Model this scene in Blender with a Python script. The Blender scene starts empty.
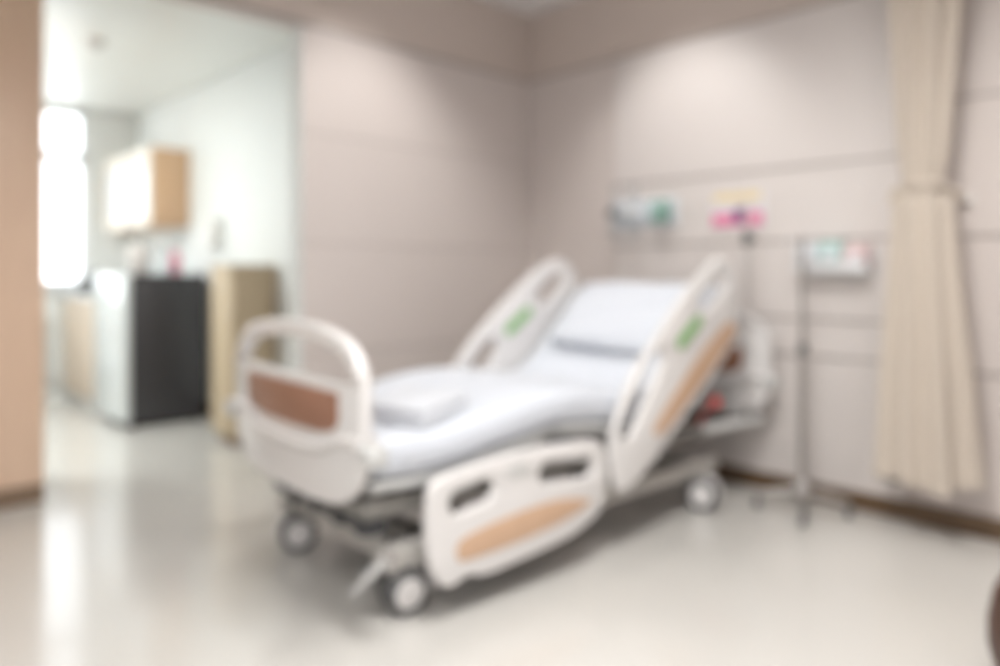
import bpy, bmesh, math, random
from mathutils import Vector, Matrix
random.seed(4)
sc = bpy.context.scene
COL = sc.collection
PI = math.pi
R = math.radians

# ------------------------------------------------------------------ materials
def mat(name, col, rough=0.5, metal=0.0, noise=0.0, nscale=8.0, bump=0.0, bscale=60.0, spec=0.5,
        emit=None, trans=0.0, coat=0.0, sheen=0.0):
    m = bpy.data.materials.new(name); m.use_nodes = True
    nt = m.node_tree; b = nt.nodes['Principled BSDF']
    b.inputs['Base Color'].default_value = (*col, 1)
    b.inputs['Roughness'].default_value = rough
    b.inputs['Metallic'].default_value = metal
    b.inputs['Specular IOR Level'].default_value = spec
    b.inputs['Transmission Weight'].default_value = trans
    b.inputs['Coat Weight'].default_value = coat
    b.inputs['Sheen Weight'].default_value = sheen
    tc = nt.nodes.new('ShaderNodeTexCoord')
    if noise > 0:
        n = nt.nodes.new('ShaderNodeTexNoise'); n.inputs['Scale'].default_value = nscale
        n.inputs['Detail'].default_value = 5
        r = nt.nodes.new('ShaderNodeMapRange')
        r.inputs['To Min'].default_value = 1 - noise; r.inputs['To Max'].default_value = 1 + noise
        mx = nt.nodes.new('ShaderNodeVectorMath'); mx.operation = 'SCALE'
        mx.inputs[0].default_value = col
        nt.links.new(tc.outputs['Object'], n.inputs['Vector'])
        nt.links.new(n.outputs['Fac'], r.inputs['Value'])
        nt.links.new(r.outputs['Result'], mx.inputs['Scale'])
        nt.links.new(mx.outputs['Vector'], b.inputs['Base Color'])
    if bump > 0:
        n2 = nt.nodes.new('ShaderNodeTexNoise'); n2.inputs['Scale'].default_value = bscale
        bp = nt.nodes.new('ShaderNodeBump'); bp.inputs['Strength'].default_value = bump
        bp.inputs['Distance'].default_value = 0.01
        nt.links.new(tc.outputs['Object'], n2.inputs['Vector'])
        nt.links.new(n2.outputs['Fac'], bp.inputs['Height'])
        nt.links.new(bp.outputs['Normal'], b.inputs['Normal'])
    if emit:
        b.inputs['Emission Color'].default_value = (*emit[0], 1)
        b.inputs['Emission Strength'].default_value = emit[1]
    return m

def wood(name, c1, c2, rough=0.4, stretch=(1, 1, 12), scale=3.0):
    m = bpy.data.materials.new(name); m.use_nodes = True
    nt = m.node_tree; b = nt.nodes['Principled BSDF']
    tc = nt.nodes.new('ShaderNodeTexCoord'); mp = nt.nodes.new('ShaderNodeMapping')
    mp.inputs['Scale'].default_value = (12 / stretch[0], 12 / stretch[1], 12 / stretch[2])
    n = nt.nodes.new('ShaderNodeTexNoise'); n.inputs['Scale'].default_value = scale
    n.inputs['Detail'].default_value = 6; n.inputs['Distortion'].default_value = 0.6
    cr = nt.nodes.new('ShaderNodeValToRGB')
    cr.color_ramp.elements[0].position = 0.3; cr.color_ramp.elements[0].color = (*c1, 1)
    cr.color_ramp.elements[1].position = 0.7; cr.color_ramp.elements[1].color = (*c2, 1)
    nt.links.new(tc.outputs['Object'], mp.inputs['Vector'])
    nt.links.new(mp.outputs['Vector'], n.inputs['Vector'])
    nt.links.new(n.outputs['Fac'], cr.inputs['Fac'])
    nt.links.new(cr.outputs['Color'], b.inputs['Base Color'])
    b.inputs['Roughness'].default_value = rough
    return m

def glass_mat(name, tint=(1, 1, 1), refl=0.08):
    m = bpy.data.materials.new(name); m.use_nodes = True
    nt = m.node_tree; nt.nodes.clear()
    o = nt.nodes.new('ShaderNodeOutputMaterial'); mx = nt.nodes.new('ShaderNodeMixShader')
    t = nt.nodes.new('ShaderNodeBsdfTransparent'); g = nt.nodes.new('ShaderNodeBsdfGlossy')
    t.inputs['Color'].default_value = (*tint, 1); g.inputs['Roughness'].default_value = 0.05
    mx.inputs['Fac'].default_value = refl
    nt.links.new(t.outputs[0], mx.inputs[1]); nt.links.new(g.outputs[0], mx.inputs[2])
    nt.links.new(mx.outputs[0], o.inputs['Surface'])
    return m

M = dict(
    wall=mat('wall_laminate', (0.625, 0.562, 0.53), 0.5, noise=0.02, nscale=3),
    headpanel=mat('pale_head_panel_laminate', (0.685, 0.637, 0.612), 0.5, noise=0.02, nscale=3),
    upper=mat('upper_wall_laminate_shaded', (0.58, 0.50, 0.45), 0.5, noise=0.02, nscale=3),  # same laminate as the wall, darkened to paint in the shade near the ceiling
    strip=mat('metal_joint_strip', (0.34, 0.31, 0.29), 0.35, metal=0.5),
    ceil=mat('ceiling_paint', (0.82, 0.80, 0.79), 0.8, bump=0.05),
    ceil2=mat('satin_ceiling_paint', (0.80, 0.82, 0.79), 0.36, bump=0.02, spec=0.5),
    white_wall=mat('white_wall_paint', (0.73, 0.755, 0.745), 0.6),
    floor=mat('vinyl_floor', (0.59, 0.572, 0.54), 0.2, noise=0.03, nscale=2.0, bump=0.02, bscale=4, spec=0.6, coat=0.25),
    base=mat('brown_baseboard', (0.12, 0.072, 0.038), 0.4, noise=0.1),
    oak=wood('pale_oak', (0.70, 0.50, 0.37), (0.75, 0.55, 0.41), 0.35),
    oak2=wood('oak_cabinet', (0.60, 0.40, 0.24), (0.66, 0.45, 0.29), 0.4),
    tan=wood('tan_cabinet_door', (0.52, 0.43, 0.34), (0.57, 0.48, 0.39), 0.4),
    olive=wood('olive_tan_wood', (0.45, 0.36, 0.24), (0.52, 0.42, 0.29), 0.5),
    plinth=mat('dark_plinth', (0.22, 0.15, 0.10), 0.5),
    plastic=mat('warm_white_plastic', (0.70, 0.68, 0.67), 0.22, coat=0.4),
    plastic_grey=mat('light_grey_plastic', (0.55, 0.55, 0.54), 0.35),
    brown=wood('red_brown_laminate', (0.27, 0.125, 0.075), (0.33, 0.16, 0.10), 0.35, stretch=(1, 8, 1)),
    rail_wood=wood('honey_wood_laminate', (0.54, 0.35, 0.23), (0.60, 0.40, 0.27), 0.4, stretch=(8, 1, 8)),
    sheet=mat('white_sheet', (0.595, 0.622, 0.675), 0.85, bump=0.25, bscale=14, sheen=0.2),
    pillow=mat('white_pillowcase', (0.60, 0.627, 0.68), 0.85, bump=0.3, bscale=12, sheen=0.2),
    blanket=mat('folded_white_cotton', (0.58, 0.595, 0.63), 0.9, bump=0.3, bscale=40),
    green=mat('green_control_pad', (0.20, 0.42, 0.14), 0.4),
    steel_paint=mat('grey_painted_steel', (0.22, 0.21, 0.195), 0.35, metal=0.3),
    light_steel=mat('pale_grey_painted_steel', (0.47, 0.45, 0.42), 0.35, metal=0.1),
    dark=mat('dark_plastic', (0.045, 0.045, 0.048), 0.4),
    chrome=mat('chrome', (0.85, 0.86, 0.88), 0.12, metal=1.0),
    stand=mat('dull_stand_steel', (0.40, 0.38, 0.36), 0.35, metal=0.8),
    brushed=mat('brushed_steel', (0.62, 0.60, 0.58), 0.3, metal=0.9),
    red=mat('red_plastic', (0.62, 0.08, 0.07), 0.4),
    rubber=mat('grey_rubber', (0.11, 0.11, 0.11), 0.6),
    curtain=mat('beige_curtain', (0.55, 0.48, 0.41), 0.9, bump=0.15, bscale=120, sheen=0.3),
    fridge_dark=mat('charcoal_fridge_side', (0.035, 0.034, 0.038), 0.35),
    fridge_front=mat('silver_white_fridge_door', (0.62, 0.66, 0.67), 0.18, metal=0.15),
    cream=mat('cream_laminate', (0.72, 0.66, 0.58), 0.3),
    white=mat('white_laminate', (0.80, 0.80, 0.78), 0.25),
    counter=mat('white_worktop', (0.80, 0.81, 0.82), 0.2),
    glass=glass_mat('window_glass', (1, 1, 1), 0.06),
    cab_glass=mat('frosted_cabinet_glass', (0.72, 0.75, 0.78), 0.12),
    clear=glass_mat('clear_plastic', (0.92, 0.94, 0.95), 0.12),
    alu=mat('white_aluminium', (0.78, 0.79, 0.80), 0.35, metal=0.2),
    pink=mat('pink_card', (0.78, 0.26, 0.42), 0.6),
    yellow=mat('yellow_card', (0.78, 0.64, 0.38), 0.6),
    purple=mat('purple_print', (0.20, 0.08, 0.22), 0.6),
    card=mat('white_card', (0.75, 0.73, 0.76), 0.5),
    teal=mat('dark_green_knob', (0.14, 0.30, 0.23), 0.4),
    mint=mat('blue_green_box', (0.46, 0.64, 0.61), 0.5),
    blush=mat('pale_pink_box', (0.74, 0.55, 0.55), 0.5),
    boxwhite=mat('white_box', (0.72, 0.76, 0.80), 0.4),
    leather=mat('dark_brown_leather', (0.085, 0.042, 0.028), 0.45, bump=0.1, bscale=150),
    pinkcap=mat('pink_bottle', (0.75, 0.25, 0.35), 0.35),
)

# ------------------------------------------------------------------ mesh builder
class MB:
    def __init__(s): s.bm = bmesh.new()
    def _merge(s, t, mtx=None):
        if mtx is not None: bmesh.ops.transform(t, matrix=mtx, verts=t.verts)
        me = bpy.data.meshes.new('t'); t.to_mesh(me); t.free()
        s.bm.from_mesh(me); bpy.data.meshes.remove(me); return s
    def box(s, c, d, bev=0.004, rot=None, seg=2):
        t = bmesh.new(); bmesh.ops.create_cube(t, size=1)
        bmesh.ops.scale(t, vec=d, verts=t.verts)
        if bev > 0:
            bmesh.ops.bevel(t, geom=t.edges[:], offset=min(bev, min(d) * 0.45), segments=seg, profile=0.5, affect='EDGES')
        m = Matrix.Translation(c)
        if rot is not None: m = m @ rot
        return s._merge(t, m)
    def span(s, x, y, z, bev=0.004):
        return s.box(((x[0]+x[1])/2, (y[0]+y[1])/2, (z[0]+z[1])/2), (abs(x[1]-x[0]), abs(y[1]-y[0]), abs(z[1]-z[0])), bev)
    def cyl(s, p, q, r, r2=None, seg=20, bev=0.0):
        p = Vector(p); q = Vector(q); d = q - p
        t = bmesh.new()
        bmesh.ops.create_cone(t, cap_ends=True, segments=seg, radius1=r, radius2=r if r2 is None else r2, depth=d.length)
        if bev > 0:
            ed = [e for e in t.edges if abs(e.verts[0].co.z - e.verts[1].co.z) < 1e-6]
            bmesh.ops.bevel(t, geom=ed, offset=bev, segments=2, profile=0.5, affect='EDGES')
        m = Matrix.Translation((p + q) / 2) @ d.to_track_quat('Z', 'Y').to_matrix().to_4x4()
        return s._merge(t, m)
    def ball(s, c, r, sc=(1, 1, 1)):
        t = bmesh.new(); bmesh.ops.create_uvsphere(t, u_segments=20, v_segments=12, radius=r)
        bmesh.ops.scale(t, vec=sc, verts=t.verts)
        return s._merge(t, Matrix.Translation(c))
    def tube(s, pts, r, seg=12, smooth=0, flat=None):
        pts = [Vector(p) for p in pts]
        if smooth: pts = [Vector(p) for p in catmull([tuple(p) for p in pts], smooth, False)]
        t = bmesh.new(); rings = []
        up = None
        for i, p in enumerate(pts):
            d = (pts[min(i+1, len(pts)-1)] - pts[max(i-1, 0)]).normalized()
            if up is None:
                up = Vector((0, 0, 1)) if abs(d.z) < 0.9 else Vector((1, 0, 0))
            a = d.cross(up).normalized(); b = a.cross(d).normalized(); up = b
            ra, rb = (r, r) if flat is None else flat
            rings.append([t.verts.new(p + a * ra * math.cos(2*PI*k/seg) + b * rb * math.sin(2*PI*k/seg)) for k in range(seg)])
        for i in range(len(rings)-1):
            for k in range(seg):
                t.faces.new((rings[i][k], rings[i][(k+1) % seg], rings[i+1][(k+1) % seg], rings[i+1][k]))
        t.faces.new(rings[0][::-1]); t.faces.new(rings[-1])
        return s._merge(t)
    def lathe(s, prof, c=(0, 0, 0), seg=32, axis='Z'):
        t = bmesh.new(); rings = []
        for r, z in prof:
            rings.append([t.verts.new((max(r, 1e-4) * math.cos(2*PI*k/seg), max(r, 1e-4) * math.sin(2*PI*k/seg), z)) for k in range(seg)])
        for i in range(len(rings)-1):
            for k in range(seg):
                t.faces.new((rings[i][k], rings[i][(k+1) % seg], rings[i+1][(k+1) % seg], rings[i+1][k]))
        t.faces.new(rings[0][::-1]); t.faces.new(rings[-1])
        m = Matrix.Translation(c)
        if axis == 'Y': m = m @ Matrix.Rotation(R(-90), 4, 'X')
        if axis == 'X': m = m @ Matrix.Rotation(R(90), 4, 'Y')
        return s._merge(t, m)
    def prism(s, outline, holes, plane, off, thick, bev=0.006):
        """outline and holes are (a, b) loops; plane 'xz' stands along x, 'yz' stands along y; off = place across."""
        cu = bpy.data.curves.new('c', 'CURVE'); cu.dimensions = '2D'; cu.fill_mode = 'BOTH'
        for loop in [outline] + list(holes):
            sp = cu.splines.new('POLY'); sp.points.add(len(loop)-1); sp.use_cyclic_u = True
            for p, (a, b) in zip(sp.points, loop): p.co = (a, b, 0, 1)
        cu.extrude = thick/2 - bev; cu.bevel_depth = bev; cu.bevel_resolution = 2; cu.offset = -bev
        ob = bpy.data.objects.new('c', cu); COL.objects.link(ob)
        dg = bpy.context.evaluated_depsgraph_get()
        me = bpy.data.meshes.new_from_object(ob.evaluated_get(dg))
        t = bmesh.new(); t.from_mesh(me); bpy.data.meshes.remove(me)
        bpy.data.objects.remove(ob); bpy.data.curves.remove(cu)
        for v in t.verts:
            a, b, c = v.co
            v.co = (a, off + c, b) if plane == 'xz' else (off + c, a, b)
        bmesh.ops.remove_doubles(t, verts=t.verts, dist=1e-5)
        bmesh.ops.recalc_face_normals(t, faces=t.faces)
        return s._merge(t)
    def build(s, name, m, parent=None, kind=None, label=None, recalc=True, angle=40):
        if recalc: bmesh.ops.recalc_face_normals(s.bm, faces=s.bm.faces)
        me = bpy.data.meshes.new(name); s.bm.to_mesh(me); s.bm.free()
        for p in me.polygons: p.use_smooth = True
        me.set_sharp_from_angle(angle=R(angle))
        me.materials.append(m)
        o = bpy.data.objects.new(name, me); COL.objects.link(o)
        if parent: o.parent = parent
        if kind: o['kind'] = kind
        if label: o['label'] = label
        return o

def catmull(pts, n, closed=True):
    out = []; L = len(pts)
    rng = range(L) if closed else range(L-1)
    for i in rng:
        if closed: p0, p1, p2, p3 = (pts[(i+k-1) % L] for k in range(4))
        else: p0, p1, p2, p3 = pts[max(i-1, 0)], pts[i], pts[i+1], pts[min(i+2, L-1)]
        for k in range(n):
            t = k/n
            out.append(tuple(0.5*((2*b)+(c-a)*t+(2*a-5*b+4*c-d)*t*t+(3*b-a-3*c+d)*t**3) for a, b, c, d in zip(p0, p1, p2, p3)))
    if not closed: out.append(tuple(pts[-1]))
    return out

def capsule(p, q, r, n=8):
    p = Vector(p); q = Vector(q); d = (q-p).normalized(); nrm = Vector((-d.y, d.x)); out = []
    for c, s in ((q, 1), (p, -1)):
        for k in range(n+1):
            a = PI*k/n
            v = c + (-nrm*math.cos(a) + d*math.sin(a))*r*s
            out.append((v.x, v.y))
    return out

def tag(o, label, cat, group=None):
    o['label'] = label; o['category'] = cat
    if group: o['group'] = group
    return o

def empty(name, loc, rz=0.0, label=None, cat=None, group=None):
    o = bpy.data.objects.new(name, None); COL.objects.link(o)
    o.location = loc; o.rotation_euler = (0, 0, rz); o.empty_display_size = 0.1
    return tag(o, label, cat, group)

def struct(name, mb, m): return mb.build(name, m, None, 'structure')

# ------------------------------------------------------------------ the setting
H = 2.85            # ward ceiling
XL, YN = -5.4, -5.0 # the wall behind and beside the camera
LIN = 2.39          # head of the opening
JX = -1.70          # right jamb of the opening
OX = -4.3           # left jamb of the opening (outside the frame)
HB = 2.585          # ceiling of the side room
SX, SY = -1.30, 3.85
struct('floor', MB().span((XL, 0.12), (YN, 4.0), (-0.1, 0), 0), M['floor'])
struct('ceiling', MB().span((XL, 0.12), (YN, 0.0), (H, H+0.1), 0), M['ceil'])
struct('ceiling_side_room', MB().span((OX-0.1, SX+0.1), (0.12, SY+0.15), (HB, HB+0.1), 0), M['ceil2'])
w = MB().span((JX, 0.12), (0, 0.12), (0, 2.40), 0)
w.span((OX, JX), (0, 0.12), (LIN, 2.40), 0); w.span((XL, OX), (0, 0.12), (0, 2.40), 0)
struct('wall_left', w, M['wall'])
struct('trim_door_jamb', MB().span((JX-0.008, JX), (0.002, 0.119), (0, LIN), 0.002), M['white_wall'])
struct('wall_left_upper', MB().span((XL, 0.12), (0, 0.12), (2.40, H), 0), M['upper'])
struct('wall_right', MB().span((0, 0.12), (YN, 0), (0, 2.40), 0), M['wall'])
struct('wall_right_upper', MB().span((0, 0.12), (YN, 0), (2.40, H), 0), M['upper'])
RY0, RY1, NX0, NX1, BZ0, BZ1 = -3.5, -2.1, -4.0, -2.6, 0.9, 2.4
w = MB().span((XL-0.12, XL), (YN, RY0), (0, H), 0); w.span((XL-0.12, XL), (RY1, 0.12), (0, H), 0)
w.span((XL-0.12, XL), (RY0, RY1), (0, BZ0), 0); w.span((XL-0.12, XL), (RY0, RY1), (BZ1, H), 0)
struct('wall_rear', w, M['wall'])
w = MB().span((XL, NX0), (YN-0.12, YN), (0, H), 0); w.span((NX1, 0.12), (YN-0.12, YN), (0, H), 0)
w.span((NX0, NX1), (YN-0.12, YN), (0, BZ0), 0); w.span((NX0, NX1), (YN-0.12, YN), (BZ1, H), 0)
struct('wall_near', w, M['wall'])
def frame(name, horiz):
    m = MB(); a0, a1 = (NX0, NX1) if horiz else (RY0, RY1)
    mid = (a0+a1)/2; d = (YN-0.08, YN-0.03) if horiz else (XL-0.08, XL-0.03)
    def sp(a, z): m.span(a, d, z, 0.006) if horiz else m.span(d, a, z, 0.004)
    for a in (a0, mid-0.025, a1-0.05): sp((a, a+0.05), (BZ0, BZ1))
    for z in (BZ0, BZ1-0.05): sp((a0, a1), (z, z+0.05))
    o = struct(name, m, M['alu'])
    for a, b in ((a0+0.05, mid-0.025), (mid+0.025, a1-0.05)):
        e = ((d[0]+0.02), d[0]+0.026)
        q = MB().span((a, b), e, (BZ0+0.05, BZ1-0.05), 0) if horiz else MB().span(e, (a, b), (BZ0+0.05, BZ1-0.05), 0)
        q.build('pane', M['glass'], o)
frame('fill_window_near', True); frame('fill_window_rear', False)  # unseen windows behind the camera, added to bring in soft fill daylight
struct('wall_side_room_right', MB().span((SX, SX+0.1), (0.12, SY+0.15), (0, HB), 0), M['white_wall'])
struct('wall_side_room_left', MB().span((OX-0.1, OX), (0.12, SY+0.15), (0, HB), 0), M['white_wall'])
# back wall of the side room with the window opening
WX0, WX1, WZ0, WZ1 = -3.7, -1.715, 0.985, 2.56
w = MB().span((OX, WX0), (SY, SY+0.15), (0, HB), 0)
w.span((WX1, SX), (SY, SY+0.15), (0, HB), 0); w.span((WX0, WX1), (SY, SY+0.15), (0, WZ0), 0)
w.span((WX0, WX1), (SY, SY+0.15), (WZ1, HB), 0)
struct('wall_side_room_back', w, M['white_wall'])
PY0, PY1 = -0.735, -2.34
struct('wall_head_panel', MB().span((-0.025, 0), (PY1, PY0), (0.09, 2.395), 0.003), M['headpanel'])

# baseboards
struct('baseboard_left', MB().span((JX, 0), (-0.014, 0), (0, 0.09), 0.003), M['base'])
struct('baseboard_right', MB().span((-0.028, 0), (YN, -0.014), (0, 0.09), 0.003), M['base'])
struct('baseboard_side_room', MB().span((SX-0.012, SX), (0.12, SY), (0, 0.09), 0.003), M['base'])
# joint strips of the wall panels
n = 1
def strip(x, y, z, h=0.012):
    global n
    struct('trim_%d' % n, MB().span(x, y, (z-h/2, z+h/2), 0.001), M['strip']); n += 1
for z in (0.68, 1.26, 1.84): strip((JX, 0), (-0.003, 0), z, 0.004)
strip((JX, 0), (-0.005, 0), 2.40, 0.018)
strip((OX, JX), (-0.005, 0), 2.40, 0.022)
strip((-0.005, 0), (YN, 0), 2.405, 0.018)
for z in (0.70, 0.88, 1.265, 1.63): strip((-0.029, -0.02), (PY1, PY0), z, 0.012)
for z in (0.68, 1.26, 1.85): strip((-0.004, 0), (YN, PY1), z, 0.010)

# window of the side room
wf = MB()
for x in (WX0, -2.7, WX1-0.05): wf.span((x, x+0.05), (SY+0.03, SY+0.09), (WZ0, WZ1), 0.004)
for z, h in ((WZ0, 0.05), (2.09, 0.09), (WZ1-0.05, 0.05)): wf.span((WX0, WX1), (SY+0.03, SY+0.09), (z, z+h), 0.004)
win = struct('window_1', wf, M['alu'])
for (a, b) in ((WX0+0.05, -2.7), (-2.65, WX1-0.05)):
    for (c, e) in ((WZ0+0.05, 2.09), (2.18, WZ1-0.05)):
        MB().span((a, b), (SY+0.055, SY+0.061), (c, e), 0).build('pane', M['glass'], win)
MB().span((WX0-0.03, WX1+0.03), (SY-0.06, SY+0.03), (WZ0-0.03, WZ0), 0.004).build('window_sill', M['counter'], win)

# ------------------------------------------------------------------ hospital bed (local: x to the head, y to its left)
bed = empty('hospital_bed', (-2.35, -1.155, 0), R(-3), 'white adjustable hospital bed with raised backrest and wood-trimmed side rails', 'hospital bed')

def end_board(name, lx, k, hole=None):
    half = [(0.0, 0.945), (0.15, 0.942), (0.29, 0.925), (0.40, 0.895), (0.465, 0.845), (0.495, 0.78), (0.502, 0.68),
            (0.502, 0.57), (0.485, 0.50), (0.435, 0.435), (0.35, 0.39), (0.2, 0.368), (0.0, 0.365)]
    half = [(y*k, z) for y, z in half]
    out = catmull(half[:-1] + [(-y, z) for y, z in half[::-1][:-1]], 4)
    hole = hole or [(0.405*k, 0.768), (0.41*k, 0.80), (0.385*k, 0.835), (0.30*k, 0.862), (0.15*k, 0.882), (0, 0.886)]
    hole = catmull(hole + [(-y, z) for y, z in hole[::-1][1:]], 3)
    o = MB().prism(out, [hole], 'yz', lx, 0.045, 0.012).build(name, M['plastic'], bed)
    ins = [(0.365*k, 0.735), (0.365*k, 0.645), (0.33*k, 0.615), (0.24*k, 0.598), (0.0, 0.592)]
    ins = ins + [(-y, z) for y, z in ins[::-1][1:]]
    MB().prism(ins, [], 'yz', lx, 0.052, 0.002).build('wood_insert', M['brown'], o, label='red-brown wood-effect insert')
    for sgn in (-1, 1):
        ridge = [(lx+sgn*0.024, y*k, z) for y, z in ((-0.50, 0.60), (-0.38, 0.592), (-0.25, 0.55), (-0.08, 0.535), (0.08, 0.535), (0.25, 0.55), (0.38, 0.592), (0.50, 0.60))]
        MB().tube(ridge, 0.019, smooth=4).build('trim_ridge', M['plastic'], o)
    return o
fb = end_board('footboard', 0.0, 0.965); fb.location = (0, 0.015, 0)
hb = end_board('headboard', 2.19, 1.06, [(0.42, 0.83), (0.43, 0.845), (0.40, 0.862), (0.30, 0.876), (0.15, 0.884), (0, 0.886)])
for lx, k in ((0.0, 0.98), (2.19, 0.97)):
    for sy in (-1, 1):
        d = -1 if lx < 1 else 1
        b = MB().lathe([(0.012, -0.03), (0.036, -0.028), (0.042, -0.018), (0.042, 0.018), (0.036, 0.028), (0.012, 0.03)], (lx+d*0.01, sy*0.535*k, 0.575), 24)
        b.cyl((lx+d*0.01, sy*0.49*k, 0.575), (lx+d*0.01, sy*0.53*k, 0.575), 0.012)
        b.build('corner_bumper', M['plastic_grey'], bed)

def hi_rail(side):
    out = [(1.774, 1.167), (1.56, 1.031), (1.331, 0.83), (1.203, 0.71), (1.10, 0.56), (1.052, 0.43), (1.068, 0.29), (1.129, 0.246),
           (1.234, 0.291), (1.365, 0.367), (1.51, 0.475), (1.711, 0.622), (1.86, 0.745), (1.927, 0.85), (1.942, 0.98), (1.918, 1.09), (1.856, 1.16)]
    slots = [((1.675, 0.97), (1.82, 1.065)), ((1.145, 0.49), (1.34, 0.745))]; pad = ((1.495, 0.808), (1.62, 0.896))
    if side > 0:   # the far rail sits a little further up the backrest
        out = [(1.759, 1.182), (1.659, 1.162), (1.548, 1.097), (1.407, 0.991), (1.271, 0.882), (1.142, 0.768), (1.03, 0.63), (1.0, 0.50), (1.02, 0.33), (1.08, 0.27),
               (1.18, 0.30), (1.32, 0.38), (1.47, 0.49), (1.67, 0.64), (1.82, 0.765), (1.89, 0.87), (1.913, 0.99), (1.89, 1.085), (1.833, 1.155)]
        slots = [((1.63, 0.985), (1.745, 1.07)), ((1.12, 0.58), (1.265, 0.735))]; pad = ((1.385, 0.81), (1.515, 0.902))
    y = side*0.488
    o = MB().prism(catmull(out, 4), [capsule(*q, 0.041) for q in slots], 'xz', y, 0.036, 0.011).build('side_rail', M['plastic'], bed)
    wo = catmull([(1.854, 0.881), (1.908, 0.86), (1.905, 0.815), (1.634, 0.612), (1.385, 0.448), (1.32, 0.45), (1.322, 0.486), (1.56, 0.69), (1.71, 0.80)], 3)
    MB().prism(wo, [], 'xz', y+side*0.014, 0.012, 0.002).build('wood_insert', M['rail_wood'], o, label='honey-coloured wood insert')
    for s in (-1, 1):
        MB().prism(capsule(*pad, 0.028), [], 'xz', y+s*0.016, 0.008, 0.001).build('control_panel', M['green'], o, label='green control panel')
    # swing arm that carries the rail
    MB().tube([(1.42, side*0.465, 0.45), (1.40, side*0.455, 0.40), (1.38, side*0.42, 0.36)], 0.016, smooth=4).build('rail_arm', M['steel_paint'], o)
    return o

def lo_rail(side):
    out = [(0.192, 0.282), (0.194, 0.39), (0.215, 0.447), (0.28, 0.467), (0.398, 0.481), (0.574, 0.492), (0.768, 0.49), (0.94, 0.478), (1.0, 0.452), (1.022, 0.40),
           (1.025, 0.30), (0.99, 0.208), (0.90, 0.165), (0.82, 0.142), (0.574, 0.118), (0.42, 0.110), (0.375, 0.125), (0.34, 0.125), (0.30, 0.112), (0.25, 0.122), (0.207, 0.19)]
    y = side*0.488
    o = MB().prism(catmull(out, 4), [capsule((0.315, 0.372), (0.425, 0.388), 0.038), capsule((0.705, 0.398), (0.912, 0.378), 0.036)], 'xz', y, 0.036, 0.011).build('side_rail', M['plastic'], bed)
    wo = catmull([(0.304, 0.235), (0.357, 0.262), (0.574, 0.288), (0.768, 0.291), (0.915, 0.262), (0.92, 0.245), (0.80, 0.213), (0.574, 0.188), (0.36, 0.180), (0.308, 0.19)], 3)
    MB().prism(wo, [], 'xz', y+side*0.014, 0.012, 0.002).build('wood_insert', M['rail_wood'], o, label='honey-coloured wood insert')
    MB().prism(capsule((0.54, 0.43), (0.60, 0.43), 0.022), [], 'xz', y+side*0.016, 0.008, 0.001).build('angle_gauge', M['plastic_grey'], o, label='small grey gauge window')
    MB().tube([(0.62, side*0.465, 0.30), (0.62, side*0.43, 0.31), (0.62, side*0.40, 0.34)], 0.016, smooth=4).build('rail_arm', M['steel_paint'], o)
    return o
for s in (-1, 1): hi_rail(s); lo_rail(s)

# frame
f = MB()
for s in (-1, 1): f.span((0.10, 1.95), (s*0.36-0.03, s*0.36+0.03), (0.165, 0.235), 0.008)
for x in (0.20, 1.84): f.span((x-0.04, x+0.04), (-0.36, 0.36), (0.16, 0.24), 0.008)
f.span((0.9, 1.1), (-0.36, 0.36), (0.18, 0.225), 0.006)
f.build('base_frame', M['light_steel'], bed)
f = MB()
for s in (-1, 1): f.span((0.03, 2.16), (s*0.385-0.022, s*0.385+0.022), (0.345, 0.405), 0.006)
for x in (0.05, 0.75, 1.2, 2.14): f.span((x-0.03, x+0.03), (-0.38, 0.38), (0.35, 0.40), 0.006)
f.build('upper_frame', M['steel_paint'], bed)
for x0, x1 in ((0.35, 0.55), (1.75, 1.45)):
    a = MB()
    for s in (-1, 1): a.tube([(x0, s*0.27, 0.20), (x1, s*0.27, 0.375)], 0.025)
    a.cyl((x0, -0.30, 0.20), (x0, 0.30, 0.20), 0.02); a.cyl((x1, -0.30, 0.37), (x1, 0.30, 0.37), 0.02)
    a.build('lift_arm', M['steel_paint'], bed)
a = MB().cyl((0.55, 0.05, 0.30), (1.1, 0.05, 0.33), 0.035, bev=0.006); a.box((0.48, 0.05, 0.29), (0.16, 0.12, 0.10), 0.015)
a.build('actuator', M['dark'], bed)
a = MB().span((0.045, 0.115), (-0.40, 0.30), (0.29, 0.335), 0.01)
for y in (-0.36, -0.22, -0.05, 0.1): a.ball((0.045, y, 0.31), 0.024)
a.build('foot_control_bar', M['dark'], bed)
# head end push bar and bumper
MB().tube([(1.80, -0.40, 0.38), (2.15, -0.44, 0.38), (2.26, -0.40, 0.38), (2.27, 0, 0.38), (2.26, 0.40, 0.38), (2.15, 0.44, 0.38), (1.80, 0.40, 0.38)], 0.024, smooth=5).build('head_bumper', M['plastic_grey'], bed)
for s in (-1, 1):
    c = MB().tube([(1.79, s*0.39, 0.405), (1.82, s*0.42, 0.48), (1.85, s*0.44, 0.505)], 0.007, smooth=4); c.ball((1.85, s*0.44, 0.508), 0.030, (1.2, 0.8, 1))
    c.build('release_handle', M['red'], bed, label='red backrest release handle')

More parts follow.
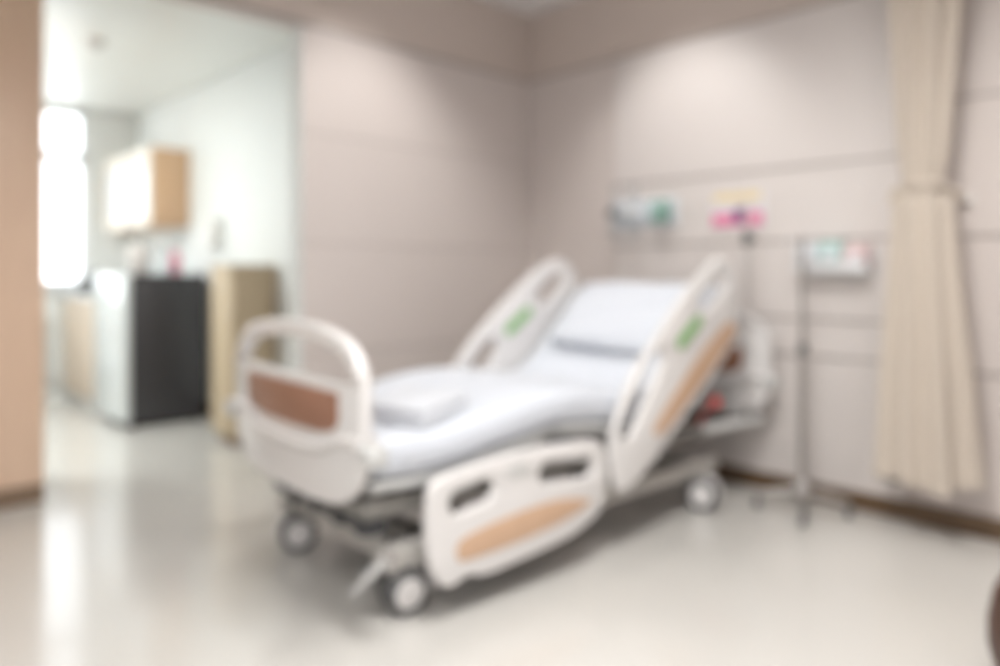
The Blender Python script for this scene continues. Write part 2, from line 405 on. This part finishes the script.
# sleeping deck: foot, knee, seat and back sections with the angles of the mattress
TOP = [(0.05, 0.603), (0.30, 0.60), (0.55, 0.635), (0.80, 0.668), (1.0, 0.66), (1.2, 0.628), (1.36, 0.612), (1.47, 0.655), (1.61, 0.785), (1.76, 0.925), (1.90, 1.06)]
prof = catmull(TOP, 5, False)
def normals(pr):
    out = []
    for i, p in enumerate(pr):
        q = pr[min(i+1, len(pr)-1)]; o = pr[max(i-1, 0)]
        d = Vector((q[0]-o[0], q[1]-o[1])).normalized(); out.append(Vector((-d.y, d.x)))
    return out
def swept(pr, hw, up, th, r, ns=5, wave=0.0):
    """slab that follows the profile: pr = top line in (x, z), hw = half width, th = thickness, r = edge rounding"""
    nr = normals(pr); bm = bmesh.new(); rings = []
    sec = []
    for k in range(ns+1):
        a = PI/2*k/ns; sec.append((hw-r+r*math.sin(a), -r+r*math.cos(a)))
    for k in range(ns+1):
        a = PI/2*k/ns; sec.append((hw-r+r*math.cos(a), -th+r-r*math.sin(a)))
    flat = [i/8 for i in range(-7, 8)]
    top = [((hw-r)*t, 0) for t in flat]; bot = [(-(hw-r)*t, -th) for t in flat]
    loop = top + sec + bot + [(-y, z) for y, z in sec[::-1]]
    L = len(pr)
    for i, (p, nn) in enumerate(zip(pr, nr)):
        e = min(i, L-1-i); inset = [0.03, 0.012, 0.003][e] if e < 3 else 0
        ring = []
        for y, z in loop:
            zz = -th/2 + (z+th/2)*(1-inset*6) + up
            if wave and z > -0.01: zz += wave*math.sin(y*9+p[0]*5)*math.sin(p[0]*11+y*3)
            ring.append(bm.verts.new((p[0]+nn.x*zz, y*(1-inset), p[1]+nn.y*zz)))
        rings.append(ring)
    N = len(loop)
    for i in range(L-1):
        for k in range(N): bm.faces.new((rings[i][k], rings[i][(k+1) % N], rings[i+1][(k+1) % N], rings[i+1][k]))
    bm.faces.new(rings[0]); bm.faces.new(rings[-1][::-1])
    m = MB(); m.bm.free(); m.bm = bm; return m
mt = swept(prof, 0.445, 0, 0.135, 0.045, wave=0.004).build('mattress', M['sheet'], bed, angle=60)
# piping line round the mattress edge
for s in (-1, 1):
    nr = normals(prof)
    MB().tube([(p[0]-n_.x*0.07, s*0.446, p[1]-n_.y*0.07) for p, n_ in zip(prof, nr)][2:-2], 0.005, 6).build('piping', M['blanket'], mt)
secs = [(0, 15, 'foot_deck'), (15, 31, 'seat_deck'), (34, len(prof)-1, 'back_deck')]
for a, b, nm in secs:
    swept(prof[a:b+1], 0.43, -0.137, 0.035, 0.008, 2).build(nm, M['plastic_grey'], bed)
# back section strut
MB().tube([(1.50, -0.20, 0.39), (1.80, -0.20, 0.73)], 0.018).build('back_strut', M['steel_paint'], bed)
MB().tube([(1.50, 0.20, 0.39), (1.80, 0.20, 0.73)], 0.018).build('back_strut', M['steel_paint'], bed)

# casters
def caster(x, y, rz):
    e = bpy.data.objects.new('caster', None); COL.objects.link(e); e.parent = bed; e.location = (x, y, 0); e.rotation_euler = (0, 0, rz)
    for s in (-1, 1):
        MB().lathe([(0.02, -0.012), (0.066, -0.012), (0.075, -0.006), (0.075, 0.006), (0.066, 0.012), (0.02, 0.012)], (0, s*0.03, 0.075), 32, 'Y').build('wheel', M['rubber'], e)
        MB().lathe([(0.003, -0.004), (0.042, -0.003), (0.050, 0.0), (0.042, 0.003), (0.003, 0.006)], (0, s*0.045, 0.075), 32, 'Y').build('wheel_cover', M['plastic'], e)
    h = MB().tube([(-0.088*math.cos(R(t)), 0, 0.075+0.088*math.sin(R(t))) for t in range(-10, 150, 16)], 0.01, flat=(0.040, 0.008))
    h.build('wheel_hood', M['plastic'], e)
    h = MB().cyl((0, -0.045, 0.075), (0, 0.045, 0.075), 0.012); h.cyl((0.0, 0, 0.13), (0.0, 0, 0.20), 0.02); h.box((0, 0, 0.145), (0.05, 0.05, 0.05), 0.01)
    h.build('fork', M['steel_paint'], e)
for x, y, rz in ((0.21, -0.345, R(172)), (0.19, 0.385, R(-24)), (1.84, -0.375, R(118)), (1.84, 0.38, R(125))): caster(x, y, rz)
p = MB().tube([(0.15, -0.30, 0.20), (0.09, -0.32, 0.165), (0.055, -0.36, 0.14)], 0.01, smooth=3)
p.tube([(0.045, -0.33, 0.105), (0.045, -0.36, 0.135), (0.05, -0.45, 0.215), (0.055, -0.51, 0.268)], 0.02, flat=(0.030, 0.014), smooth=3)
p.build('brake_pedal', M['chrome'], bed, label='chrome brake pedal')

# ------------------------------------------------------------------ pillow and blanket on the bed
def bl(x, y):  # bed-local to world
    c, s = math.cos(R(-3)), math.sin(R(-3)); return (-2.35+x*c-y*s, -1.155+x*s+y*c)
def pillow():
    bm = bmesh.new(); nu, nv = 24, 18; a, b, th = 0.225, 0.35, 0.046
    tops = {}; bots = {}
    for i in range(nu+1):
        for j in range(nv+1):
            u = -1+2*i/nu; v = -1+2*j/nv
            prof_ = (max(0, 1-u**4)*max(0, 1-v**4))**0.45
            pin = 1-0.06*(u*u)*(v*v) + 0.0
            ux, vy = u*a*(1-0.05*(1-abs(v))**0.0*0 - 0.04*(1-v*v)*0), v*b
            wr = 0.006*math.sin(7*u+3*v)*prof_
            tops[i, j] = bm.verts.new((ux*pin, vy*pin, th*prof_+wr))
            edge = i in (0, nu) or j in (0, nv)
            bots[i, j] = tops[i, j] if edge else bm.verts.new((ux*pin, vy*pin, -th*0.75*prof_))
    for i in range(nu):
        for j in range(nv):
            bm.faces.new((tops[i, j], tops[i+1, j], tops[i+1, j+1], tops[i, j+1]))
            bm.faces.new((bots[i, j], bots[i, j+1], bots[i+1, j+1], bots[i+1, j]))
    m = MB(); m.bm.free(); m.bm = bm
    return m.build('pillow', M['pillow'], angle=80)
pl = pillow()
ang = math.atan2(1.06-0.655, 1.90-1.47)
pc = Vector((1.705, 0.874)) + Vector((-math.sin(ang), math.cos(ang)))*0.032
px, py = bl(pc.x, 0.0)
pl.matrix_world = Matrix.Translation((px, py, pc.y)) @ Matrix.Rotation(R(-3), 4, 'Z') @ Matrix.Rotation(-ang, 4, 'Y')
tag(pl, 'plump white pillow lying on the raised backrest of the hospital bed', 'pillow')

bx, by = bl(0.335, -0.225)
bk = empty('folded_blanket', (bx, by, 0.603), R(14), 'folded white cotton blanket lying on the foot end of the mattress', 'blanket')
bk.rotation_euler = (0, -R(6), R(14))
for k in range(3):
    m = MB().box((0.004*(k-1), 0.003*k, 0.016+0.019*k), (0.27-0.006*k, 0.30-0.008*k, 0.019), 0.0095, seg=3)
    m.build('fold', M['blanket'], bk)
bk.location.z = 0.609

# ------------------------------------------------------------------ wardrobe at the left edge of the picture
wx = -2.73
wd = empty('wardrobe', (wx-0.45, 0.61, 0), 0, 'tall pale oak wardrobe standing at the left edge of the room opening', 'wardrobe')
b = MB().span((-0.45, 0.45), (0.025, 0.60), (0.09, 2.58), 0.003); b.build('body', M['oak'], wd)
for s in (0, 1):
    x0 = -0.448+0.449*s
    d = MB().span((x0, x0+0.446), (0.0, 0.022), (0.095, 2.57), 0.003).build('door', M['oak'], wd)
    hx = -0.04 if s == 0 else 0.04
    h = MB().tube([(hx, -0.03, 0.95), (hx, -0.035, 0.98), (hx, -0.035, 1.18), (hx, -0.03, 1.21)], 0.007)
    h.cyl((hx, 0, 0.97), (hx, -0.033, 0.97), 0.006); h.cyl((hx, 0, 1.19), (hx, -0.033, 1.19), 0.006)
    h.build('handle', M['brushed'], d)
MB().span((-0.45, 0.45), (0.012, 0.60), (0, 0.09), 0.002).build('plinth', M['plinth'], wd, label='dark brown plinth')

# ------------------------------------------------------------------ side room furniture along its right wall (front faces -x)
fr = empty('refrigerator', (-1.655, 2.44, 0), 0, 'waist-high refrigerator with charcoal side and silvery white door', 'refrigerator')
MB().span((-0.235, 0.29), (-0.36, 0.36), (0.03, 1.10), 0.012).build('body', M['fridge_dark'], fr, label='charcoal cabinet body')
d = MB().span((-0.29, -0.238), (-0.36, 0.36), (0.05, 1.10), 0.012).build('door', M['fridge_front'], fr, label='silvery white door')
MB().tube([(-0.29, -0.26, 0.60), (-0.32, -0.26, 0.63), (-0.32, -0.26, 0.90), (-0.29, -0.26, 0.93)], 0.009).build('handle', M['chrome'], d)
for x in (-0.2, 0.25):
    for y in (-0.28, 0.28): MB().cyl((x, y, 0), (x, y, 0.035), 0.018).build('foot', M['dark'], fr)

bc = empty('base_cabinet', (-1.62, 3.33, 0), 0, 'low tan kitchen base cabinet beside the refrigerator under the window', 'cabinet')
MB().span((-0.28, 0.27), (-0.50, 0.49), (0.09, 0.895), 0.003).build('body', M['tan'], bc)
for k in range(2):
    y0 = -0.498+0.495*k
    d = MB().span((-0.302, -0.281), (y0, y0+0.489), (0.095, 0.89), 0.003).build('door', M['tan'], bc)
    MB().cyl((-0.302, y0+(0.43 if k == 0 else 0.06), 0.78), (-0.33, y0+(0.43 if k == 0 else 0.06), 0.78), 0.013).build('knob', M['chrome'], d)
MB().span((-0.25, 0.27), (-0.50, 0.49), (0, 0.09), 0.002).build('plinth', M['plastic_grey'], bc)
tag(MB().span((-1.95, -1.32), (2.825, 3.84), (0.895, 0.93), 0.006).build('worktop', M['counter']), 'white worktop on the tan base cabinet beside the window', 'worktop')

uc = empty('wall_cabinet', (-1.30, 3.15, 1.48), 0, 'oak wall cabinet with pale glazed doors hung above the refrigerator', 'cabinet')
MB().span((-0.29, 0.0), (-0.58, 0.58), (0, 0.62), 0.003).build('body', M['oak2'], uc)
for k in range(2):
    y0 = -0.578+0.579*k
    fo = MB()
    fo.span((-0.312, -0.291), (y0, y0+0.575), (0.0, 0.11), 0.003); fo.span((-0.312, -0.291), (y0, y0+0.575), (0.51, 0.62), 0.003)
    fo.span((-0.312, -0.291), (y0, y0+0.08), (0.11, 0.51), 0.003); fo.span((-0.312, -0.291), (y0+0.495, y0+0.575), (0.11, 0.51), 0.003)
    d = fo.build('door', M['cream'], uc, label='cream framed door with pale glass')
    MB().span((-0.304, -0.298), (y0+0.08, y0+0.495), (0.11, 0.51), 0).build('door_glass', M['cab_glass'], d)
    MB().cyl((-0.312, y0+(0.53 if k == 0 else 0.045), 0.08), (-0.335, y0+(0.53 if k == 0 else 0.045), 0.08), 0.01).build('knob', M['chrome'], d)

pc_ = empty('low_cabinet', (-1.30, 1.22, 0), 0, 'narrow olive-tan wooden cabinet standing against the white wall nearer than the refrigerator', 'cabinet')
MB().span((-0.29, -0.014), (-0.165, 0.165), (0.06, 1.13), 0.004).build('body', M['olive'], pc_)
MB().span((-0.315, -0.012), (-0.175, 0.175), (1.13, 1.16), 0.006).build('top', M['olive'], pc_)
d = MB().span((-0.31, -0.291), (-0.163, 0.163), (0.065, 1.125), 0.003).build('door', M['olive'], pc_)
MB().cyl((-0.31, -0.12, 0.85), (-0.33, -0.12, 0.85), 0.011).build('knob', M['chrome'], d)
MB().span((-0.27, -0.014), (-0.155, 0.155), (0, 0.06), 0.002).build('plinth', M['plinth'], pc_)

# small things on the refrigerator and worktop
def bottle(name, x, y, z, r, h, m, capm, label, cat='bottle', grp=None):
    e = empty(name, (x, y, z), 0, label, cat, grp)
    MB().lathe([(r*0.9, 0), (r, 0.01), (r, h*0.62), (r*0.8, h*0.72), (r*0.38, h*0.82), (r*0.36, h*0.9)], seg=24).build('body', m, e)
    MB().lathe([(r*0.42, h*0.86), (r*0.44, h*0.88), (r*0.44, h), (r*0.36, h*1.01)], seg=20).build('cap', capm, e)
    return e
bottle('bottle', -1.645, 2.20, 1.10, 0.062, 0.27, M['clear'], M['white'], 'clear plastic bottle with white cap standing on the refrigerator')
bottle('bottle', -1.53, 2.26, 1.10, 0.042, 0.21, M['pinkcap'], M['white'], 'pink bottle standing behind the clear one on the refrigerator')
jg = empty('jug', (-1.79, 2.24, 1.10), R(215), 'white plastic jug standing on the front corner of the refrigerator', 'jug')
MB().lathe([(0.06, 0), (0.068, 0.01), (0.075, 0.10), (0.066, 0.16), (0.07, 0.20), (0.064, 0.20), (0.06, 0.16), (0.068, 0.10), (0.06, 0.015), (0.02, 0.012)], seg=28).build('body', M['plastic'], jg)
MB().tube([(0.068, 0, 0.17), (0.11, 0, 0.165), (0.118, 0, 0.11), (0.072, 0, 0.06)], 0.009, smooth=4).build('handle', M['plastic'], jg)
MB().lathe([(0.068, 0.2), (0.068, 0.212), (0.02, 0.222), (0.012, 0.235), (0.004, 0.24)], seg=24).build('lid', M['white'], jg)
kt = empty('kettle', (-1.79, 2.98, 0.93), R(160), 'shiny steel kettle standing on the white worktop beside the refrigerator', 'kettle')
MB().lathe([(0.085, 0), (0.09, 0.01), (0.085, 0.1), (0.065, 0.17), (0.055, 0.185), (0.01, 0.195)], seg=28).build('body', M['chrome'], kt)
MB().tube([(0.05, 0, 0.18), (0.11, 0, 0.185), (0.125, 0, 0.12), (0.09, 0, 0.04)], 0.012, smooth=4).build('handle', M['dark'], kt)
MB().tube([(-0.07, 0, 0.11), (-0.105, 0, 0.145), (-0.12, 0, 0.175)], 0.014, smooth=3).build('spout', M['chrome'], kt)
tag(MB().lathe([(0.05, 0), (0.055, 0.005), (0.06, 0.13), (0.056, 0.13), (0.05, 0.012), (0.01, 0.01)], (-1.80, 3.60, 0.93), 24).build('canister', M['dark']), 'dark canister on the worktop end nearest the window', 'canister')

# white radiator under the window
rd = empty('radiator', (-2.58, 3.79, 0.12), 0, 'white panel radiator on the wall under the bright window', 'radiator')
r_ = MB()
for k in range(10): r_.span((-0.50+0.1*k, -0.41+0.1*k), (-0.035, 0.03), (0.02, 0.60), 0.012)
r_.build('panel', M['alu'], rd)
MB().span((-0.51, 0.50), (-0.045, 0.04), (0.60, 0.63), 0.006).build('grille', M['alu'], rd)
for x in (-0.4, 0.38): MB().span((x, x+0.03), (0.0, 0.058), (-0.12, 0.06), 0.002).build('bracket', M['alu'], rd)
MB().cyl((0.52, 0.0, 0.08), (0.60, 0.0, 0.08), 0.02).build('valve', M['chrome'], rd)

sd = empty('soap_dispenser', (-1.30, 2.0, 1.28), 0, 'white soap dispenser on the side room wall above the refrigerator', 'dispenser')
MB().span((-0.09, 0), (-0.055, 0.055), (0.04, 0.24), 0.02).build('body', M['white'], sd)
MB().box((-0.07, 0, 0.02), (0.07, 0.08, 0.035), 0.01).build('push_bar', M['white'], sd)

sm = empty('smoke_detector', (-2.23, 1.68, HB), 0, 'round smoke detector on the side room ceiling', 'smoke detector')
MB().lathe([(0.055, 0), (0.055, -0.012), (0.045, -0.035), (0.03, -0.042), (0.003, -0.043)], seg=28).build('housing', M['plastic'], sm)
MB().lathe([(0.03, -0.04), (0.032, -0.046), (0.02, -0.058), (0.003, -0.06)], seg=20).build('sensor_cap', M['plastic_grey'], sm)

# ------------------------------------------------------------------ on the head wall
XP = -0.025
gp = empty('gas_outlet_panel', (XP, -0.955, 1.45), 0, 'pale grey medical gas outlet panel on the wall left above the bed', 'outlet panel')
MB().span((-0.014, 0), (-0.22, 0.22), (-0.075, 0.085), 0.005).build('plate', M['boxwhite'], gp)
for y, m in ((0.15, M['dark']), (0.02, M['chrome']), (-0.145, M['teal'])):
    MB().lathe([(0.032, 0), (0.032, -0.018), (0.024, -0.026), (0.003, -0.026)], (-0.014, y, 0.0), 24, 'X').build('outlet', m, gp) if False else MB().cyl((-0.014, y, 0), (-0.036, y, 0), 0.03, 0.026, bev=0.003).build('outlet', m, gp)
def flowmeter(y, z, knob, label):
    e = empty('flowmeter', (XP-0.066, y, z), 0, label, 'flowmeter')
    MB().cyl((0.029, 0, 0), (-0.02, 0, 0), 0.022, bev=0.003).build('connector', M['chrome'], e)
    MB().lathe([(0.018, 0.015), (0.022, 0.02), (0.022, 0.15), (0.016, 0.165), (0.003, 0.17)], (-0.03, 0, 0), 20).build('tube', M['clear'], e)
    MB().box((-0.03, 0, 0), (0.036, 0.05, 0.036), 0.008).build('body', M['white'], e)
    MB().cyl((-0.045, 0, 0), (-0.085, 0, 0), 0.026, 0.023, bev=0.004).build('knob', knob, e)
    MB().lathe([(0.02, -0.018), (0.034, -0.022), (0.036, -0.035), (0.036, -0.12), (0.026, -0.14), (0.003, -0.142)], (-0.03, 0, 0), 24).build('humidifier_bottle', M['clear'], e)
flowmeter(-0.805, 1.455, M['dark'], 'flowmeter with dark knob and clear bottle at the left outlet')
flowmeter(-0.935, 1.455, M['white'], 'flowmeter with white knob in the middle of the outlet panel')
rg = empty('suction_regulator', (XP-0.040, -1.10, 1.45), 0, 'green-faced suction regulator plugged into the right outlet', 'regulator')
MB().span((-0.055, 0.0), (-0.055, 0.055), (-0.06, 0.06), 0.012).build('body', M['teal'], rg)
MB().cyl((-0.055, 0, 0.015), (-0.068, 0, 0.015), 0.036, bev=0.003).build('gauge', M['mint'], rg)
MB().cyl((-0.03, 0, -0.055), (-0.03, 0, -0.10), 0.014).build('nozzle', M['chrome'], rg)

cd = empty('patient_card', (XP, -1.538, 1.437), 0, 'white patient card with yellow header and pink band on the wall above the bed', 'sign')  # patient card mounted on the head wall
MB().span((-0.008, 0), (-0.15, 0.15), (-0.095, 0.095), 0.002).build('board', M['card'], cd)
MB().span((-0.0105, -0.0075), (-0.13, 0.14), (0.045, 0.088), 0).build('header', M['yellow'], cd, label='yellow header strip')
MB().span((-0.0105, -0.0075), (-0.14, 0.145), (-0.085, -0.015), 0).build('band', M['pink'], cd, label='pink band')
MB().span((-0.0120, -0.0100), (-0.035, 0.02), (-0.07, 0.01), 0).build('emblem', M['purple'], cd, label='dark purple patch')

rx, ry = bl(2.115, -0.444)
rod = empty('infusion_rod', (rx, ry, 0.403), 0, 'thin grey infusion rod standing at the head end of the bed', 'infusion rod')
MB().cyl((0, 0, 0.0), (0, 0, 1.03), 0.009).build('pole', M['brushed'], rod)
k = MB().cyl((0, 0, 0.835), (0, 0, 0.90), 0.02, bev=0.004); k.cyl((0, -0.01, 0.865), (-0.02, -0.045, 0.865), 0.013); k.build('clamp_knob', M['rubber'], rod)
h = MB()
for s in (-1, 1): h.tube([(0, 0, 1.02), (0, s*0.03, 1.025), (0, s*0.055, 1.015), (0, s*0.06, 1.04)], 0.005, 8, smooth=3)
h.build('hook', M['brushed'], rod)
MB().cyl((0, 0, 0.0), (0, 0, 0.05), 0.018).build('socket_sleeve', M['steel_paint'], rod)

# glove box shelf on the wall
sh = empty('wall_shelf', (XP, -2.05, 1.12), 0, 'white wire shelf holding three small boxes on the wall left of the curtain', 'shelf')
MB().span((-0.006, 0), (-0.165, 0.165), (-0.03, 0.10), 0.002).build('back_plate', M['alu'], sh)
t_ = MB().span((-0.115, -0.006), (-0.165, 0.165), (-0.008, 0.0), 0.002); t_.span((-0.117, -0.111), (-0.165, 0.165), (-0.008, 0.035), 0.002); t_.build('tray', M['alu'], sh)
w_ = MB()
for z in (0.05,): w_.tube([(-0.006, -0.163, z), (-0.115, -0.163, z), (-0.115, 0.163, z), (-0.006, 0.163, z)], 0.003, 6)
for y in (-0.163, -0.055, 0.055, 0.163): w_.cyl((-0.115, y, -0.004), (-0.115, y, 0.052), 0.003)
w_.build('front_rail', M['chrome'], sh)
def gbox(y, wdt, h, m, label, cap):
    e = empty('glove_box', (XP-0.06, y, 1.12), 0, label, 'box', 'boxes on the wall shelf')
    MB().span((-0.042, 0.042), (-wdt/2, wdt/2), (0, h), 0.004).build('carton', m, e)
    MB().span((-0.0435, -0.0405), (-wdt*0.28, wdt*0.28), (h*0.35, h*0.7), 0.001).build('opening', cap, e)
gbox(-1.94, 0.10, 0.12, M['boxwhite'], 'white box at the left end of the wall shelf', M['card'])
gbox(-2.047, 0.105, 0.13, M['mint'], 'blue-green box in the middle of the wall shelf', M['boxwhite'])
gbox(-2.158, 0.10, 0.11, M['blush'], 'pale pink box at the right end of the wall shelf', M['card'])

# ------------------------------------------------------------------ drip stand
iv = empty('drip_stand', (-0.245, -1.975, 0), 0, 'slim steel drip stand on four casters between the bed and the curtain', 'drip stand')
p = MB().cyl((0, 0, 0.11), (0, 0, 0.75), 0.015); p.cyl((0, 0, 0.70), (0, 0, 1.27), 0.011); p.build('pole', M['stand'], iv)
MB().cyl((0, 0, 0.73), (0, 0, 0.78), 0.02, bev=0.004).build('collar', M['rubber'], iv)
MB().lathe([(0.012, 0.075), (0.035, 0.08), (0.035, 0.12), (0.02, 0.15), (0.015, 0.16)], seg=24).build('base_hub', M['brushed'], iv)
for a in (25, 115, 205, 295):
    c, s = math.cos(R(a)), math.sin(R(a)); r = 0.195
    MB().tube([(0.02*c, 0.02*s, 0.10), (0.10*c, 0.10*s, 0.092), (r*c, r*s, 0.07)], 0.012, smooth=3).build('leg', M['stand'], iv)
    cs = MB().lathe([(0.008, -0.009), (0.022, -0.009), (0.026, -0.004), (0.026, 0.004), (0.022, 0.009), (0.008, 0.009)], (r*c, r*s, 0.026), 20, 'Y')
    cs.cyl((r*c, r*s, 0.04), (r*c, r*s, 0.07), 0.009); cs.build('caster', M['rubber'], iv)
for s in (-1, 1):
    MB().tube([(0, 0, 1.25), (0, s*0.04, 1.262), (0, s*0.075, 1.25), (0, s*0.085, 1.28)], 0.005, 8, smooth=3).build('hook', M['chrome'], iv)

# ------------------------------------------------------------------ curtain
def curtain():
    bm = bmesh.new(); NS = 144
    keys = [(0.23, 0.165, 0.105), (0.45, 0.152, 0.10), (0.8, 0.135, 0.092), (1.15, 0.115, 0.09), (1.30, 0.108, 0.086), (1.40, 0.103, 0.082), (1.437, 0.074, 0.062),
            (1.48, 0.070, 0.058), (1.52, 0.074, 0.062), (1.65, 0.088, 0.07), (1.9, 0.10, 0.08), (2.3, 0.118, 0.09), (2.82, 0.15, 0.10)]
    pk = catmull(keys, 6, False); rings = []
    for z, ry_, rx_ in pk:
        ring = []
        t = min(1, abs(z-1.46)/0.8)
        for k_ in range(NS):
            a = 2*PI*k_/NS
            pl_ = math.sin(7*a+0.9*math.sin(2*a)+ (0.4 if z > 1.46 else 0)) * (0.12+0.16*t) + 0.05*t*math.sin(17*a+1.3)
            cy = -2.468 + 0.012*math.sin(z*1.3)
            ring.append(bm.verts.new((-0.185+rx_*(1+pl_)*math.cos(a), cy+ry_*(1+pl_)*math.sin(a), z + (0.02*math.sin(3*a)*max(0, 1-(z-0.23)/0.4) if z < 0.57 else 0))))
        rings.append(ring)
    for i in range(len(rings)-1):
        for k_ in range(NS):
            bm.faces.new((rings[i][k_], rings[i][(k_+1) % NS], rings[i+1][(k_+1) % NS], rings[i+1][k_]))
    bm.faces.new(rings[0][::-1]); bm.faces.new(rings[-1])
    m = MB(); m.bm.free(); m.bm = bm; return m
ct = empty('curtain', (0, 0, 0), 0, 'beige privacy curtain gathered and tied back against the wall at the right', 'curtain')
curtain().build('fabric', M['curtain'], ct, angle=80)
tb = MB(); loop = [(-0.185+0.068*math.cos(2*PI*k_/24), -2.472+0.080*math.sin(2*PI*k_/24), 1.462-0.01*math.cos(2*PI*k_/24)) for k_ in range(25)]
tb.tube(loop, 0.01, flat=(0.008, 0.02))
tb.tube([(-0.13, -2.53, 1.455), (-0.08, -2.56, 1.435), (-0.03, -2.575, 1.42)], 0.01, flat=(0.006, 0.022), smooth=3)
tb.tube([(-0.235, -2.395, 1.462), (-0.25, -2.372, 1.44), (-0.245, -2.362, 1.40)], 0.01, flat=(0.006, 0.02), smooth=3)
tb.build('tieback', M['curtain'], ct)
hk = MB().lathe([(0.003, 0), (0.018, 0), (0.018, 0.006)], (0, 0, 0), 16) if False else MB().cyl((0, -2.578, 1.415), (-0.012, -2.578, 1.415), 0.022, bev=0.002)
hk.tube([(-0.01, -2.578, 1.415), (-0.04, -2.578, 1.41), (-0.048, -2.578, 1.43)], 0.006, smooth=3)
hk.build('wall_hook', M['brushed'], ct)

# ------------------------------------------------------------------ pouf at the right edge
pf = empty('pouf', (-1.18, -3.115, 0), 0, 'round dark brown leather pouf cut off by the right edge of the photo', 'pouf')
MB().lathe([(0.15, 0.02), (0.185, 0.04), (0.20, 0.10), (0.20, 0.16), (0.185, 0.24), (0.155, 0.30), (0.10, 0.33), (0.003, 0.335)], seg=40).build('cushion', M['leather'], pf)
MB().lathe([(0.13, 0), (0.14, 0.002), (0.14, 0.025), (0.12, 0.03)], seg=32).build('base', M['dark'], pf)

# ------------------------------------------------------------------ light
def area(name, loc, sx, sy, power, col=(1, 1, 1), rot=(0, 0, 0), spread=180):
    l = bpy.data.lights.new(name, 'AREA'); l.shape = 'RECTANGLE'; l.size = sx; l.size_y = sy; l.energy = power; l.color = col
    l.spread = R(spread)
    o = bpy.data.objects.new(name, l); COL.objects.link(o); o.location = loc; o.rotation_euler = rot; return o
def spot(name, loc, aim, power, ang, blend=0.5, rad=0.05, col=(1, 0.985, 0.965)):
    l = bpy.data.lights.new(name, 'SPOT'); l.energy = power; l.spot_size = R(ang); l.spot_blend = blend; l.shadow_soft_size = rad; l.color = col
    o = bpy.data.objects.new(name, l); COL.objects.link(o); o.location = loc
    o.rotation_euler = (Vector(aim)-Vector(loc)).to_track_quat('-Z', 'Y').to_euler(); return o
WARM = (1.0, 0.985, 0.965)
area('ceiling_lamp', (-2.2, -2.6, H-0.01), 1.2, 0.6, 50, WARM, spread=155)
area('ceiling_lamp', (-4.2, -3.0, H-0.01), 1.2, 0.6, 36, WARM, spread=155)
spot('downlight', (-0.80, -1.22, H-0.01), (0, -1.22, 1.25), 58, 86, 0.8, 0.1)
spot('downlight', (-1.35, -0.80, H-0.01), (-1.4, 0, 0.95), 72, 96, 0.8, 0.1)
spot('downlight', (-0.80, -3.35, H-0.01), (0, -3.35, 1.3), 44, 92, 0.8, 0.1)
area('side_room_fill', (-3.4, 1.9, HB-0.01), 0.9, 0.6, 60, (0.96, 1.0, 0.99))  # added fill out of frame, brightens the side room; no fixture behind it

wl = bpy.data.worlds.new('World'); sc.world = wl; wl.use_nodes = True
bg = wl.node_tree.nodes['Background']; bg.inputs['Color'].default_value = (0.93, 0.97, 1.0, 1); bg.inputs['Strength'].default_value = 3.4
for loc, sx_, sy_, rot in ((((WX0+WX1)/2, SY+0.16, (WZ0+WZ1)/2), WX1-WX0, WZ1-WZ0, (R(-90), 0, 0)),
                           (((NX0+NX1)/2, YN-0.13, (BZ0+BZ1)/2), NX1-NX0, BZ1-BZ0, (R(90), 0, 0)),
                           ((XL-0.13, (RY0+RY1)/2, (BZ0+BZ1)/2), BZ1-BZ0, RY1-RY0, (0, R(-90), 0))):
    pt = area('window_portal', loc, sx_, sy_, 0, rot=rot); pt.data.cycles.is_portal = True

# ------------------------------------------------------------------ camera
cam = bpy.data.cameras.new('Camera'); co = bpy.data.objects.new('Camera', cam); COL.objects.link(co)
co.location = (-3.58, -3.45, 1.1); co.rotation_euler = (R(90), 0, R(46.3-90))
cam.sensor_width = 36; cam.lens = 26.352; cam.shift_y = -0.059; cam.clip_start = 0.05
cam.dof.use_dof = True; cam.dof.focus_distance = 0.71; cam.dof.aperture_fstop = 1.25
sc.camera = co
sc.view_settings.view_transform = 'Standard'; sc.view_settings.look = 'None'
sc.view_settings.exposure = 0.16; sc.view_settings.gamma = 1.0; sc.view_settings.use_curve_mapping = False
sc.cycles.use_denoising = True
